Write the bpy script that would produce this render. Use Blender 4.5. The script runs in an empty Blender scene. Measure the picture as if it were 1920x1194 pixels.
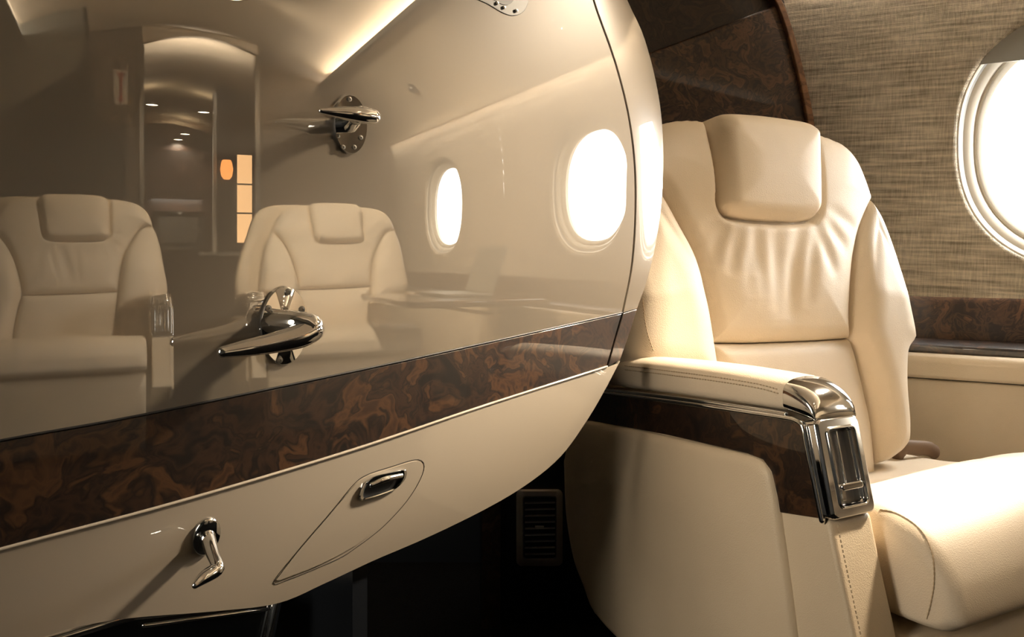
import bpy, bmesh, math, random
import numpy as np
from mathutils import Matrix, Vector
random.seed(4)
PI = math.pi
C = bpy.context.scene.collection
FPX, HOR, ZC = 1500.0, 480.0, 0.80

# ------------------------------------------------------------------ camera
cd = bpy.data.cameras.new('camera'); cam = bpy.data.objects.new('camera', cd); C.objects.link(cam)
cam.location = (0, 0, ZC); cam.rotation_euler = (PI/2, 0, 0)
cd.sensor_width = 36; cd.lens = FPX/1920*36; cd.shift_y = -(597-HOR)/1920; cd.clip_start = 0.02
bpy.context.scene.camera = cam

# ------------------------------------------------------------------ frames
class Frame:
    """A place turned about the vertical: local x, y, z."""
    def __init__(s, ox, oy, deg, oz=0.0):
        s.o = np.array([ox, oy, oz]); a = math.radians(deg); s.deg = deg
        s.R = np.array([[math.cos(a), -math.sin(a), 0], [math.sin(a), math.cos(a), 0], [0, 0, 1]])
        s.M = Matrix.Translation((ox, oy, oz)) @ Matrix.Rotation(a, 4, 'Z')
    def loc(s, p): return s.R.T @ (np.asarray(p, float) - s.o)
    def ray(s, px, py):
        d = np.array([(px-960)/FPX, 1, (HOR-py)/FPX])
        return s.loc((0, 0, ZC)), s.R.T @ d
    def hit(s, px, py, p0, n):
        o, d = s.ray(px, py); n = np.asarray(n, float)
        return o + d*((np.asarray(p0, float)-o) @ n)/(d @ n)

SEAT = Frame(0.526, 1.524, 28)
DOOR = Frame(0.192, 1.20, 43)
CAB = Frame(0, 0, -30)
BULK = Frame(0.76, 2.02, 6)

def vray(px, py):
    """the line of sight after it has bounced off the door's lacquer, in the cabin frame"""
    o, d = DOOR.ray(px, py); o = o*[1, -1, 1]; d = d*[1, -1, 1]
    return CAB.loc(DOOR.R @ o + DOOR.o), CAB.R.T @ (DOOR.R @ d)
def vhit(px, py, axis, val):
    o, d = vray(px, py); return o + d*(val-o[axis])/d[axis]

# ------------------------------------------------------------------ curves and meshes
def cat(pts, n=40, closed=False):
    P = np.asarray(pts, float)
    Q = np.vstack([P[-1], P, P[0], P[1]]) if closed else np.vstack([2*P[0]-P[1], P, 2*P[-1]-P[-2]])
    out = []
    for i in range(len(Q)-3):
        a, b, c, d = Q[i:i+4]
        for t in np.linspace(0, 1, 14, endpoint=False):
            out.append(.5*(2*b+(c-a)*t+(2*a-5*b+4*c-d)*t*t+(3*b-a-3*c+d)*t**3))
    out.append(Q[-2]); out = np.array(out)
    L = np.r_[0, np.cumsum(np.linalg.norm(np.diff(out, axis=0), axis=1))]
    t = np.linspace(0, L[-1], n+1 if closed else n)
    R = np.stack([np.interp(t, L, out[:, k]) for k in range(out.shape[1])], 1)
    return R[:-1] if closed else R
def lin(pts, n=40):
    P = np.asarray(pts, float); L = np.r_[0, np.cumsum(np.linalg.norm(np.diff(P, axis=0), axis=1))]
    t = np.linspace(0, L[-1], n)
    return np.stack([np.interp(t, L, P[:, k]) for k in range(P.shape[1])], 1)
def dens(n, k=.55):
    t = np.linspace(0, 1, n); return (1-k)*t + k*(.5-.5*np.cos(PI*t))
def resample(P, t):
    L = np.linspace(0, 1, len(P)); return np.stack([np.interp(t, L, P[:, k]) for k in range(P.shape[1])], 1)
def coons(c0, c1, d0, d1, nu, nv, k=.55):
    """c0 top (left to right), c1 bottom, d0 left (top to bottom), d1 right"""
    tu, tv = dens(nu, k), dens(nv, k)
    c0, c1, d0, d1 = resample(c0, tu), resample(c1, tu), resample(d0, tv), resample(d1, tv)
    u, v = tu[None, :, None], tv[:, None, None]
    return ((1-v)*c0[None]+v*c1[None] + (1-u)*d0[:, None]+u*d1[:, None]
            - ((1-u)*(1-v)*c0[0]+u*(1-v)*c0[-1]+(1-u)*v*c1[0]+u*v*c1[-1]))
def rect_faces(nu, nv, off=0, flip=False):
    F = []
    for j in range(nv-1):
        for i in range(nu-1):
            q = (off+j*nu+i, off+j*nu+i+1, off+(j+1)*nu+i+1, off+(j+1)*nu+i)
            F.append(q[::-1] if flip else q)
    return F
def obj(name, V, F, mat, parent=None, frame=None, sharp=40, smooth=True, recalc=True):
    me = bpy.data.meshes.new(name); me.from_pydata([tuple(map(float, v)) for v in V], [], F)
    if recalc:
        bm = bmesh.new(); bm.from_mesh(me); bmesh.ops.remove_doubles(bm, verts=bm.verts, dist=1e-6)
        bmesh.ops.recalc_face_normals(bm, faces=bm.faces); bm.to_mesh(me); bm.free()
    me.materials.append(mat)
    if smooth:
        me.polygons.foreach_set('use_smooth', [True]*len(me.polygons)); me.set_sharp_from_angle(angle=math.radians(sharp))
    o = bpy.data.objects.new(name, me); C.objects.link(o)
    if parent is not None: o.parent = parent
    elif frame is not None: o.matrix_world = frame.M
    return o
def slab(name, G, Gb, mat, parent=None, frame=None, sharp=40):
    """closed solid between a front grid and a back grid (nv, nu, 3)"""
    nv, nu = G.shape[:2]; n = nu*nv
    V = np.vstack([G.reshape(-1, 3), Gb.reshape(-1, 3)])
    F = rect_faces(nu, nv) + rect_faces(nu, nv, n, True)
    ring = [i for i in range(nu)] + [j*nu+nu-1 for j in range(1, nv)] + [(nv-1)*nu+i for i in range(nu-2, -1, -1)] + [j*nu for j in range(nv-2, 0, -1)]
    for a, b in zip(ring, ring[1:]+ring[:1]): F.append((a, n+a, n+b, b))
    return obj(name, V, F, mat, parent, frame, sharp)
def bevel(o, w=.002, seg=3):
    m = o.modifiers.new('round', 'BEVEL'); m.width = w; m.segments = seg; m.limit_method = 'ANGLE'; m.angle_limit = math.radians(35)
    return o
def prism(name, pts, off, mat, parent=None, frame=None, bev=0, seg=3, sharp=30):
    """polygon pushed along off"""
    P = np.asarray(pts, float); Q = P+np.asarray(off, float); n = len(P)
    F = [tuple(range(n)), tuple(range(2*n-1, n-1, -1))] + [(i, (i+1) % n, n+(i+1) % n, n+i) for i in range(n)]
    o = obj(name, np.vstack([P, Q]), F, mat, parent, frame, sharp)
    return bevel(o, bev, seg) if bev else o
def box(name, lo, hi, mat, parent=None, frame=None, bev=0, seg=3):
    (a, b, c), (d, e, f) = lo, hi
    return prism(name, [(a, b, c), (d, b, c), (d, e, c), (a, e, c)], (0, 0, f-c), mat, parent, frame, bev, seg)
def tube(name, pts, rad, mat, parent=None, frame=None, seg=16, flat=1.0, up=(0, 0, 1), smoothn=0, ends=True):
    P = np.asarray(pts, float); r = np.broadcast_to(np.asarray(rad, float), (len(P),)).astype(float)
    if smoothn:
        Q = cat(np.c_[P, r], smoothn); P, r = Q[:, :3], Q[:, 3]
    if ends:   # rounded ends
        t0, t1 = P[0]-P[1], P[-1]-P[-2]; t0 = t0/np.linalg.norm(t0); t1 = t1/np.linalg.norm(t1)
        e = [(.97, .25), (.75, .66), (.4, .92)]
        P = np.vstack([[P[0]+t0*r[0]*a for a, _ in e], P, [P[-1]+t1*r[-1]*a for a, _ in e[::-1]]])
        r = np.r_[[r[0]*b for _, b in e], r, [r[-1]*b for _, b in e[::-1]]]
    T = np.gradient(P, axis=0); T /= np.linalg.norm(T, axis=1)[:, None]
    V, F = [], []
    up = np.asarray(up, float)
    for k in range(len(P)):
        x = np.cross(T[k], up); x /= np.linalg.norm(x)+1e-9; y = np.cross(x, T[k])
        for i in range(seg):
            a = 2*PI*i/seg; V.append(P[k]+r[k]*(x*math.cos(a)*flat+y*math.sin(a)))
    n = len(P)
    for k in range(n-1):
        for i in range(seg): F.append((k*seg+i, k*seg+(i+1) % seg, (k+1)*seg+(i+1) % seg, (k+1)*seg+i))
    F += [tuple(range(seg)), tuple((n-1)*seg+i for i in range(seg))]
    return obj(name, V, F, mat, parent, frame, 60)
def superell(a, b, n, p=2.0):
    t = np.arange(n)*2*PI/n; c, s = np.cos(t), np.sin(t)
    return np.stack([a*np.sign(c)*np.abs(c)**(2/p), b*np.sign(s)*np.abs(s)**(2/p)], 1)
def rings(name, R, mat, parent=None, frame=None, caps=(False, False), sharp=40):
    """list of closed rings (n,3) skinned together"""
    n = len(R[0]); V = np.vstack(R); F = []
    for k in range(len(R)-1):
        for i in range(n): F.append((k*n+i, k*n+(i+1) % n, (k+1)*n+(i+1) % n, (k+1)*n+i))
    if caps[0]: F.append(tuple(range(n)))
    if caps[1]: F.append(tuple((len(R)-1)*n+i for i in range(n)))
    return obj(name, V, F, mat, parent, frame, sharp)
def empty(name, frame, label=None, cat_=None, group=None, kind=None):
    o = bpy.data.objects.new(name, None); C.objects.link(o); o.empty_display_size = .1
    if frame is not None: o.matrix_world = frame.M
    return tag(o, label, cat_, group, kind)
def tag(o, label=None, cat_=None, group=None, kind=None):
    if label: o['label'] = label
    if cat_: o['category'] = cat_
    if group: o['group'] = group
    if kind: o['kind'] = kind
    return o
def struct(o): o['kind'] = 'structure'; return o

# ------------------------------------------------------------------ materials
def mat(name, col, rough=.5, metal=0, coat=0, coat_ior=1.5, spec=.5, build=None):
    m = bpy.data.materials.new(name); m.use_nodes = True; nt = m.node_tree; b = nt.nodes['Principled BSDF']
    b.inputs['Base Color'].default_value = (*col, 1); b.inputs['Roughness'].default_value = rough
    b.inputs['Metallic'].default_value = metal; b.inputs['Coat Weight'].default_value = coat
    b.inputs['Coat Roughness'].default_value = .004; b.inputs['Coat IOR'].default_value = coat_ior
    b.inputs['Specular IOR Level'].default_value = spec
    if build: build(nt, b)
    return m
def N(nt, t, **kw):
    n = nt.nodes.new(t)
    for k, v in kw.items():
        if k in n.inputs: n.inputs[k].default_value = v
        else: setattr(n, k, v)
    return n
def ramp(nt, fac, stops):
    r = N(nt, 'ShaderNodeValToRGB'); e = r.color_ramp.elements
    while len(e) < len(stops): e.new(.5)
    for k, (p, c) in zip(e, stops): k.position = p; k.color = (*c, 1)
    nt.links.new(fac, r.inputs[0]); return r.outputs[0]
def obcoord(nt, scale=(1, 1, 1), rot=(0, 0, 0)):
    t = N(nt, 'ShaderNodeTexCoord'); m = N(nt, 'ShaderNodeMapping'); m.inputs['Scale'].default_value = scale; m.inputs['Rotation'].default_value = rot
    nt.links.new(t.outputs['Object'], m.inputs[0]); return m.outputs[0]
def bump(nt, b, h, strength, dist):
    n = N(nt, 'ShaderNodeBump', Strength=strength, Distance=dist); nt.links.new(h, n.inputs['Height']); nt.links.new(n.outputs[0], b.inputs['Normal'])
def leather_nodes(c1, c2):
    def f(nt, b):
        co = obcoord(nt)
        big = N(nt, 'ShaderNodeTexNoise', Scale=7.0, Detail=3.0); nt.links.new(co, big.inputs['Vector'])
        nt.links.new(ramp(nt, big.outputs[0], [(.3, c1), (.7, c2)]), b.inputs['Base Color'])
        v = N(nt, 'ShaderNodeTexVoronoi', Scale=620.0); nt.links.new(co, v.inputs['Vector'])
        m = N(nt, 'ShaderNodeTexNoise', Scale=22.0, Detail=4.0); nt.links.new(co, m.inputs['Vector'])
        a = N(nt, 'ShaderNodeMath', operation='MULTIPLY_ADD'); nt.links.new(m.outputs[0], a.inputs[0]); a.inputs[1].default_value = 2.2
        nt.links.new(v.outputs['Distance'], a.inputs[2])
        bump(nt, b, a.outputs[0], .16, .0022)
    return f
def burl_nodes(dark, mid, light, sc=1.0):
    def f(nt, b):
        co = obcoord(nt, (sc, sc, sc))
        w = N(nt, 'ShaderNodeTexNoise', Scale=10.0, Detail=3.0, Distortion=.6); nt.links.new(co, w.inputs['Vector'])
        mx = N(nt, 'ShaderNodeVectorMath', operation='MULTIPLY_ADD'); nt.links.new(w.outputs['Color'], mx.inputs[0]); mx.inputs[1].default_value = (.12, .12, .12); nt.links.new(co, mx.inputs[2])
        n2 = N(nt, 'ShaderNodeTexNoise', Scale=24.0, Detail=4.0, Roughness=.5, Distortion=1.4); nt.links.new(mx.outputs[0], n2.inputs['Vector'])
        n3 = N(nt, 'ShaderNodeTexNoise', Scale=6.0, Detail=2.0); nt.links.new(co, n3.inputs['Vector'])
        def madd(x, k, y):
            m = N(nt, 'ShaderNodeMath', operation='MULTIPLY_ADD'); nt.links.new(x, m.inputs[0]); m.inputs[1].default_value = k
            if y is not None: nt.links.new(y, m.inputs[2])
            else: m.inputs[2].default_value = 0
            return m.outputs[0]
        t = madd(n3.outputs[0], .55, madd(n2.outputs[0], 1.0, None))
        nt.links.new(ramp(nt, t, [(.62, dark), (.74, mid), (.80, dark), (.90, light), (1.0, mid)]), b.inputs['Base Color'])
    return f
def fabric_nodes(c1, c2):
    def f(nt, b):
        co = obcoord(nt, (1, 1, 1), (0, math.radians(-2), 0))
        def nz(sc, scale, det=3):
            mp = N(nt, 'ShaderNodeMapping'); mp.inputs['Scale'].default_value = sc; nt.links.new(co, mp.inputs[0])
            n = N(nt, 'ShaderNodeTexNoise', Scale=scale, Detail=det); nt.links.new(mp.outputs[0], n.inputs['Vector']); return n.outputs[0]
        h = nz((9, 20, 150), 1.0, 4.0); v = nz((300, 300, 22), 1.0, 2.0)
        w1 = N(nt, 'ShaderNodeTexWave', wave_type='BANDS', bands_direction='Z', Scale=150.0, Distortion=2.0); nt.links.new(co, w1.inputs['Vector'])
        w2 = N(nt, 'ShaderNodeTexWave', wave_type='BANDS', bands_direction='X', Scale=130.0, Distortion=1.5); nt.links.new(co, w2.inputs['Vector'])
        def madd(a, k, c):
            m = N(nt, 'ShaderNodeMath', operation='MULTIPLY_ADD'); nt.links.new(a, m.inputs[0]); m.inputs[1].default_value = k
            if hasattr(c, 'is_linked'): nt.links.new(c, m.inputs[2])
            else: m.inputs[2].default_value = c
            return m.outputs[0]
        t = madd(h, 1.0, madd(v, .45, 0.0))
        nt.links.new(ramp(nt, t, [(.48, c1), (.92, c2)]), b.inputs['Base Color'])
        g = madd(t, 1.3, madd(w1.outputs['Fac'], .22, madd(w2.outputs['Fac'], .18, 0.0)))
        bump(nt, b, g, 1.0, .005)
    return f
def noise_nodes(c1, c2, sc, bs=0, bd=.001):
    def f(nt, b):
        co = obcoord(nt); n = N(nt, 'ShaderNodeTexNoise', Scale=sc, Detail=5.0); nt.links.new(co, n.inputs['Vector'])
        nt.links.new(ramp(nt, n.outputs[0], [(.35, c1), (.65, c2)]), b.inputs['Base Color'])
        if bs: bump(nt, b, n.outputs[0], bs, bd)
    return f
M = {}
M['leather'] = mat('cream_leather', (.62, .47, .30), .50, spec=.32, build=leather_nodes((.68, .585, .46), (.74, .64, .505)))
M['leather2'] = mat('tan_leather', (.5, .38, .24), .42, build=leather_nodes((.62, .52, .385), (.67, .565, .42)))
M['thread'] = mat('thread', (.46, .36, .24), .7)
M['lacquer'] = mat('cream_lacquer', (.22, .186, .142), .35, coat=1, coat_ior=4.0)
M['lacquer_low'] = mat('cream_lacquer_satin', (.42, .365, .295), .3, coat=1, coat_ior=2.0)
M['burl'] = mat('walnut_burl', (.05, .02, .01), .4, coat=1, coat_ior=1.55, build=burl_nodes((.005, .0022, .0012), (.027, .0115, .005), (.060, .026, .0095)))
M['burl2'] = mat('walnut_burl_satin', (.05, .02, .01), .4, coat=.25, build=burl_nodes((.014, .006, .0035), (.066, .031, .015), (.115, .055, .027), .9))
M['oak'] = mat('wood_edge', (.2, .09, .035), .4, coat=.5, build=burl_nodes((.10, .042, .016), (.19, .085, .033), (.25, .12, .05), .5))
M['chrome'] = mat('chrome', (.78, .785, .79), .07, 1)
M['steel'] = mat('brushed_steel', (.22, .21, .19), .3, 1)
M['gun'] = mat('gunmetal', (.07, .07, .067), .4)
M['vent'] = mat('satin_vent_metal', (.50, .47, .43), .32, .6)
M['black'] = mat('black', (.006, .006, .007), .45)
M['gap'] = mat('dark_gap', (.03, .024, .018), .8)
M['navy'] = mat('dark_panel', (.004, .005, .007), .3)
M['fabric'] = mat('wall_fabric', (.42, .35, .26), .85, spec=.2, build=fabric_nodes((.30, .25, .185), (.80, .70, .56)))
M['plastic'] = mat('ivory_plastic', (.70, .66, .58), .35)
M['shade'] = mat('shade_grey', (.28, .275, .255), .5)
M['carpet'] = mat('carpet', (.06, .05, .045), .95, build=noise_nodes((.003, .003, .003), (.007, .0065, .006), 260, .6, .004), spec=.08)
M['ceil'] = mat('headliner', (.66, .55, .41), .7, build=noise_nodes((.64, .53, .39), (.68, .57, .43), 60))
M['taupe'] = mat('taupe_laminate', (.16, .125, .09), .4, build=noise_nodes((.15, .122, .092), (.17, .138, .105), 5))
M['dkgrey'] = mat('dark_grey_laminate', (.022, .023, .021), .45)
M['olive'] = mat('grey_olive_panel', (.17, .165, .14), .5)
M['dkwood'] = mat('dark_wood', (.03, .016, .010), .35, build=burl_nodes((.010, .005, .003), (.03, .015, .009), (.05, .024, .013), .7))
M['tabletop'] = mat('dark_table_wood', (.03, .016, .01), .25, coat=1, build=burl_nodes((.02, .01, .006), (.07, .033, .016), (.13, .06, .03), .7))
M['white'] = mat('white_card', (.75, .72, .66), .6)
M['red'] = mat('red_ink', (.45, .07, .05), .6)
M['belt'] = mat('brown_webbing', (.16, .10, .06), .6)
M['tarmac'] = mat('tarmac', (.30, .29, .27), .9, build=noise_nodes((.26, .25, .24), (.34, .33, .31), .5))
M['hill'] = mat('hill', (.10, .10, .085), .9, build=noise_nodes((.07, .075, .06), (.14, .13, .11), .05))
def emis(name, col, s):
    m = bpy.data.materials.new(name); m.use_nodes = True; nt = m.node_tree; b = nt.nodes['Principled BSDF']
    b.inputs['Base Color'].default_value = (*col, 1); b.inputs['Emission Color'].default_value = (*col, 1); b.inputs['Emission Strength'].default_value = s
    return m
M['lamp'] = emis('lamp_glow', (1, .80, .52), 14)
M['amber'] = emis('amber_glow', (1, .36, .09), 2.6)
M['amber2'] = emis('amber_panel_glow', (1, .56, .24), 2.2)
M['led'] = emis('led_glow', (1, .80, .50), 7)
def glass(name, tint):
    m = bpy.data.materials.new(name); m.use_nodes = True; nt = m.node_tree; nt.nodes.clear()
    o = N(nt, 'ShaderNodeOutputMaterial'); mx = N(nt, 'ShaderNodeMixShader'); t = N(nt, 'ShaderNodeBsdfTransparent'); g = N(nt, 'ShaderNodeBsdfGlossy', Roughness=.0)
    mx.inputs[0].default_value = .05; t.inputs[0].default_value = (*tint, 1); nt.links.new(t.outputs[0], mx.inputs[1]); nt.links.new(g.outputs[0], mx.inputs[2]); nt.links.new(mx.outputs[0], o.inputs[0])
    return m
M['glass'] = glass('clear_pane', (1, 1, 1)); M['pale'] = glass('daylight_dimming_pane', (.22, .21, .19)); M['tinted'] = glass('fill_dimming_pane', (.60, .53, .44))  # pale and bronze tints are added to dim the daylight passing through

# ------------------------------------------------------------------ seat: padded panels traced on the reclined back
RC = math.radians(8)
BU = np.array([0, math.sin(RC), math.cos(RC)]); BN = np.array([0, -math.cos(RC), math.sin(RC)]); B0 = np.array([0, 0, ZC])
def back3(a, b, h): return B0 + np.multiply.outer(a, [1, 0, 0]) + np.multiply.outer(b, BU) + np.multiply.outer(h, BN)
def bk(px, py, h=0.0):
    p = SEAT.hit(px, py, B0+h*BN, BN)-B0; return (p[0], p @ BU)
def bks(L, h=0.0): return [bk(*p, h) for p in L]
def pad(name, sides, nu, nv, to3, T, r, bulge, h0, back, m, parent, extra=None, br=.12):
    c0, c1, d0, d1 = sides
    G = coons(c0, c1, d0, d1, nu, nv)
    bd = np.vstack([lin(c, 160) for c in sides]); A = G.reshape(-1, 2)
    d = np.min(np.linalg.norm(A[:, None, :]-bd[None], axis=2), axis=1)
    E_ = np.zeros((nv, nu), bool); E_[0] = E_[-1] = True; E_[:, 0] = E_[:, -1] = True; d[E_.ravel()] = 0
    x = np.clip(d/r, 0, 1); h = h0 + T*np.sqrt(1-(1-x)**2) + bulge*(1-(1-np.clip(d/br, 0, 1))**2)
    if extra: h = h + extra(A[:, 0], A[:, 1], d)
    F3 = to3(A[:, 0], A[:, 1], h).reshape(nv, nu, 3); B3 = to3(A[:, 0], A[:, 1], np.full(len(A), back)).reshape(nv, nu, 3)
    return slab(name, F3, B3, m, parent, sharp=70)
def creases(lines, w, dep, H, ring=None, gw=.0075, gd=.016):
    segs = [(np.array(bk(*a, H)), np.array(bk(*b, H)), ww, dd) for a, b, ww, dd in lines]
    def f(a, b, d):
        P = np.stack([a, b], 1); out = np.zeros(len(P))
        for p, q, ww, dd in segs:
            t = np.clip(((P-p) @ (q-p))/((q-p) @ (q-p)), 0, 1); dist = np.linalg.norm(P-(p+t[:, None]*(q-p)), axis=1)
            out -= dd*dep*np.exp(-(dist/(ww*w))**2)*np.sin(PI*np.clip(t*.9+.08, 0, 1))**.7
        out = out*np.clip(d/.02, 0, 1)
        if ring is not None: out -= gd*np.exp(-(np.min(np.linalg.norm(P[:, None]-ring[None], axis=2), axis=1)/gw)**2)
        return out
    return f
def stitch(name, P, parent, r=.0009, step=.0055, m='thread'):
    P = np.asarray(P, float); L = np.r_[0, np.cumsum(np.linalg.norm(np.diff(P, axis=0), axis=1))]; V, F = [], []
    at = lambda t: np.array([np.interp(t, L, P[:, k]) for k in range(3)])
    t = 0
    while t < L[-1]-step:
        a, b = at(t), at(t+step*.62); T = (b-a)/np.linalg.norm(b-a); x = np.cross(T, (.3, .5, .8)); x /= np.linalg.norm(x); y = np.cross(T, x); k = len(V)
        for c in (a, b):
            for u, w in ((1, 1), (-1, 1), (-1, -1), (1, -1)): V.append(c+r*.8*(u*x+w*y))
        F += [(k, k+1, k+2, k+3), (k+7, k+6, k+5, k+4)]+[(k+i, k+4+i, k+4+(i+1) % 4, k+(i+1) % 4) for i in range(4)]
        t += step
    return obj(name, V, F, M[m], parent, smooth=False)

seat = empty('club_chair', SEAT, 'cream leather reclining seat with burl wood armrest, right beside the lacquered door', 'seat', 'cream leather club seats')
H = .02
seamL = [(1193, 335), (1218, 340), (1243, 357), (1275, 415), (1304, 476), (1320, 540), (1330, 585), (1339, 642)]
seamR = [(1641, 372), (1626, 404), (1613, 441), (1604, 490), (1600, 540), (1598, 590), (1600, 634)]
seamB = [(1339, 642), (1400, 643), (1470, 641), (1540, 638), (1600, 634)]
topC = [(1193, 335), (1196, 300), (1206, 268), (1226, 241), (1258, 226), (1300, 222), (1345, 226), (1440, 236), (1530, 247), (1562, 256), (1590, 270), (1613, 298), (1630, 338), (1641, 372)]
W = [((1400, 425), (1405, 520), 1, .5), ((1440, 440), (1452, 600), 1.3, 1), ((1488, 430), (1470, 600), 1.2, 1), ((1515, 440), (1500, 580), 1, .8), ((1408, 430), (1420, 560), 1, .6),
     ((1375, 430), (1360, 520), 1, .9), ((1352, 420), (1322, 500), 1, .9), ((1345, 405), (1300, 452), .9, .7), ((1345, 370), (1288, 400), .8, .4), ((1535, 415), (1580, 470), 1, .8), ((1520, 425), (1556, 520), 1, .8),
     ((1540, 395), (1598, 430), .9, .6), ((1470, 470), (1480, 610), 1.5, .8), ((1390, 460), (1395, 560), 1, .5)]
# head pad
HH = .055
hl = [(1345, 220), (1335, 245), (1339, 300), (1344, 350), (1347, 385), (1360, 404)]; hr = [(1520, 237), (1529, 256), (1531, 310), (1532, 360), (1531, 395), (1521, 412)]
ht = [(1345, 220), (1360, 212), (1410, 214), (1460, 220), (1502, 227), (1520, 237)]; hb = [(1360, 404), (1385, 411), (1440, 416), (1490, 417), (1521, 412)]
RING = np.vstack([cat(bks(q, HH-.025), 60) for q in (hl, hb, hr)])*[.995, 1]
pad('back_cushion', [cat(bks(topC, H), 80), cat(bks(seamB, H), 60), cat(bks(seamL, H), 60), cat(bks(seamR, H), 60)], 150, 130, back3, .022, .03, .018, H-.02, -.09, M['leather'], seat, creases(W, .0165, .0060, H, RING))
lumL = [(1339, 642), (1346, 690), (1362, 770), (1385, 900)]; lumR = [(1600, 634), (1612, 672), (1628, 740), (1640, 800), (1649, 900)]
pad('lumbar_cushion', [cat(bks(seamB, H), 60), cat(bks([(1385, 900), (1520, 905), (1649, 900)], H), 50), cat(bks(lumL, H), 50), cat(bks(lumR, H), 50)], 60, 50, back3, .02, .025, .014, H-.02, -.09, M['leather'], seat)
def fade(px, py, T, L=.16):
    j = np.array(bk(px, py, H))
    return lambda a, b, d: -T*(1-np.clip(np.hypot(a-j[0], b-j[1])/L, 0, 1))*np.clip(d/.035, 0, 1)
outL = [(1193, 335), (1182, 375), (1174, 430), (1170, 500), (1166, 580), (1164, 640), (1172, 682)]
innL = seamL + [(1346, 690), (1352, 730)]
outR = [(1641, 372), (1660, 405), (1678, 460), (1691, 515), (1702, 570), (1711, 615), (1713, 640), (1704, 655), (1698, 668), (1697, 720), (1702, 790), (1700, 832), (1688, 852)]
innR = seamR + [(1612, 672), (1628, 740), (1640, 800), (1648, 872)]
pad('side_bolster', [cat(bks([(1192, 334), (1193, 335)], H), 10), cat(bks([(1172, 690), (1230, 720), (1352, 740)], H), 30), cat(bks(outL+[(1172, 690)], H), 60), cat(bks(seamL+[(1346, 690), (1352, 740)], H), 60)], 40, 90, back3, .03, .035, .03, H-.02, -.12, M['leather'], seat, fade(1193, 335, .036, .2), br=.07)
pad('side_bolster', [cat(bks([(1641, 372), (1642, 373)], H), 10), cat(bks([(1648, 872), (1668, 866), (1688, 852)], H), 30), cat(bks(innR, H), 60), cat(bks(outR, H), 60)], 40, 90, back3, .028, .035, .026, H-.02, -.12, M['leather'], seat, fade(1641, 372, .036, .2), br=.06)
pad('headrest', [cat(bks(ht, HH-.025), 50), cat(bks(hb, HH-.025), 50), cat(bks(hl, HH-.025), 50), cat(bks(hr, HH-.025), 50)], 70, 70, back3, .042, .030, .014, HH-.042, -.03, M['leather'], seat, br=.09)
# shell behind
shT = cat(bks(topC, -.06), 60); sc_ = np.array([.97, .985])
pad('back_shell', [cat(bks(topC, -.06), 60)*sc_, cat(bks([(1180, 900), (1430, 930), (1700, 905)], -.06), 40)*sc_, cat(bks([(1193, 335), (1178, 420), (1172, 560), (1180, 900)], -.06), 40)*sc_, cat(bks([(1641, 372), (1690, 515), (1711, 640), (1700, 905)], -.06), 40)*sc_], 40, 40, back3, .02, .03, 0, -.10, -.17, M['leather2'], seat)
# seat cushion: swept section (y back to front, z), rounded at both ends
def sweep_x(name, prof, x0, x1, m, parent, er=.03, n=40, inset=.03, fx=None):
    P = cat(prof, 90); xs = np.r_[x0+er*(1-np.cos(np.linspace(0, PI/2, 9))), np.linspace(x0+er, x1-er, n)[1:-1], x1-er+er*np.sin(np.linspace(0, PI/2, 9))]
    cen = P.mean(0); G = []
    for x in xs:
        e = max(0, 1-min(x-x0, x1-x)/er); k = 1-math.sqrt(max(0, 1-e*e))
        D = P-cen; L = np.linalg.norm(D, axis=1)[:, None]; Q = cen + D*(1-k*inset/np.maximum(L, .02))
        if fx is not None: Q = Q + fx(x, Q)
        G.append(np.c_[np.full(len(Q), x), Q])
    G = np.array(G); n2 = len(P); V = G.reshape(-1, 3); F = []
    for i in range(len(xs)-1):
        for j in range(n2):
            k = (j+1) % n2; F.append((i*n2+j, i*n2+k, (i+1)*n2+k, (i+1)*n2+j))
    F += [tuple(range(n2)), tuple((len(xs)-1)*n2+j for j in range(n2))]
    return obj(name, V, F, m, parent, sharp=70)
def soft(x, Q):
    d = np.zeros_like(Q); d[:, 1] = .010*np.exp(-(x/.2)**2)*(Q[:, 1] > .42) - .0016*np.sin(x*70+Q[:, 0]*40)*(Q[:, 1] > .40)*np.exp(-((x-.12)/.12)**2)
    return d
sweep_x('seat_cushion', [(.06, .30), (.06, .37), (.02, .384), (-.10, .394), (-.22, .418), (-.30, .438), (-.335, .43), (-.34, .40), (-.30, .30), (-.1, .29)], -.318, .345, M['leather'], seat, .03, 40, .03, soft)
roll = sweep_x('thigh_roll', [(-.30, .445), (-.33, .470), (-.38, .487), (-.44, .488), (-.50, .470), (-.535, .43), (-.545, .39), (-.537, .378), (-.51, .366), (-.40, .36), (-.31, .36), (-.295, .40)], -.322, .355, M['leather'], seat, .022, 50, .02, soft)
# seat base below the cushion
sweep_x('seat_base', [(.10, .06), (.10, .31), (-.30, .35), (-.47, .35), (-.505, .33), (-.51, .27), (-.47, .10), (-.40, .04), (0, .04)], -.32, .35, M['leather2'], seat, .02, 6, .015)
box('pedestal', (-.24, -.30, 0), (.24, .14, .05), M['black'], seat)

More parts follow.
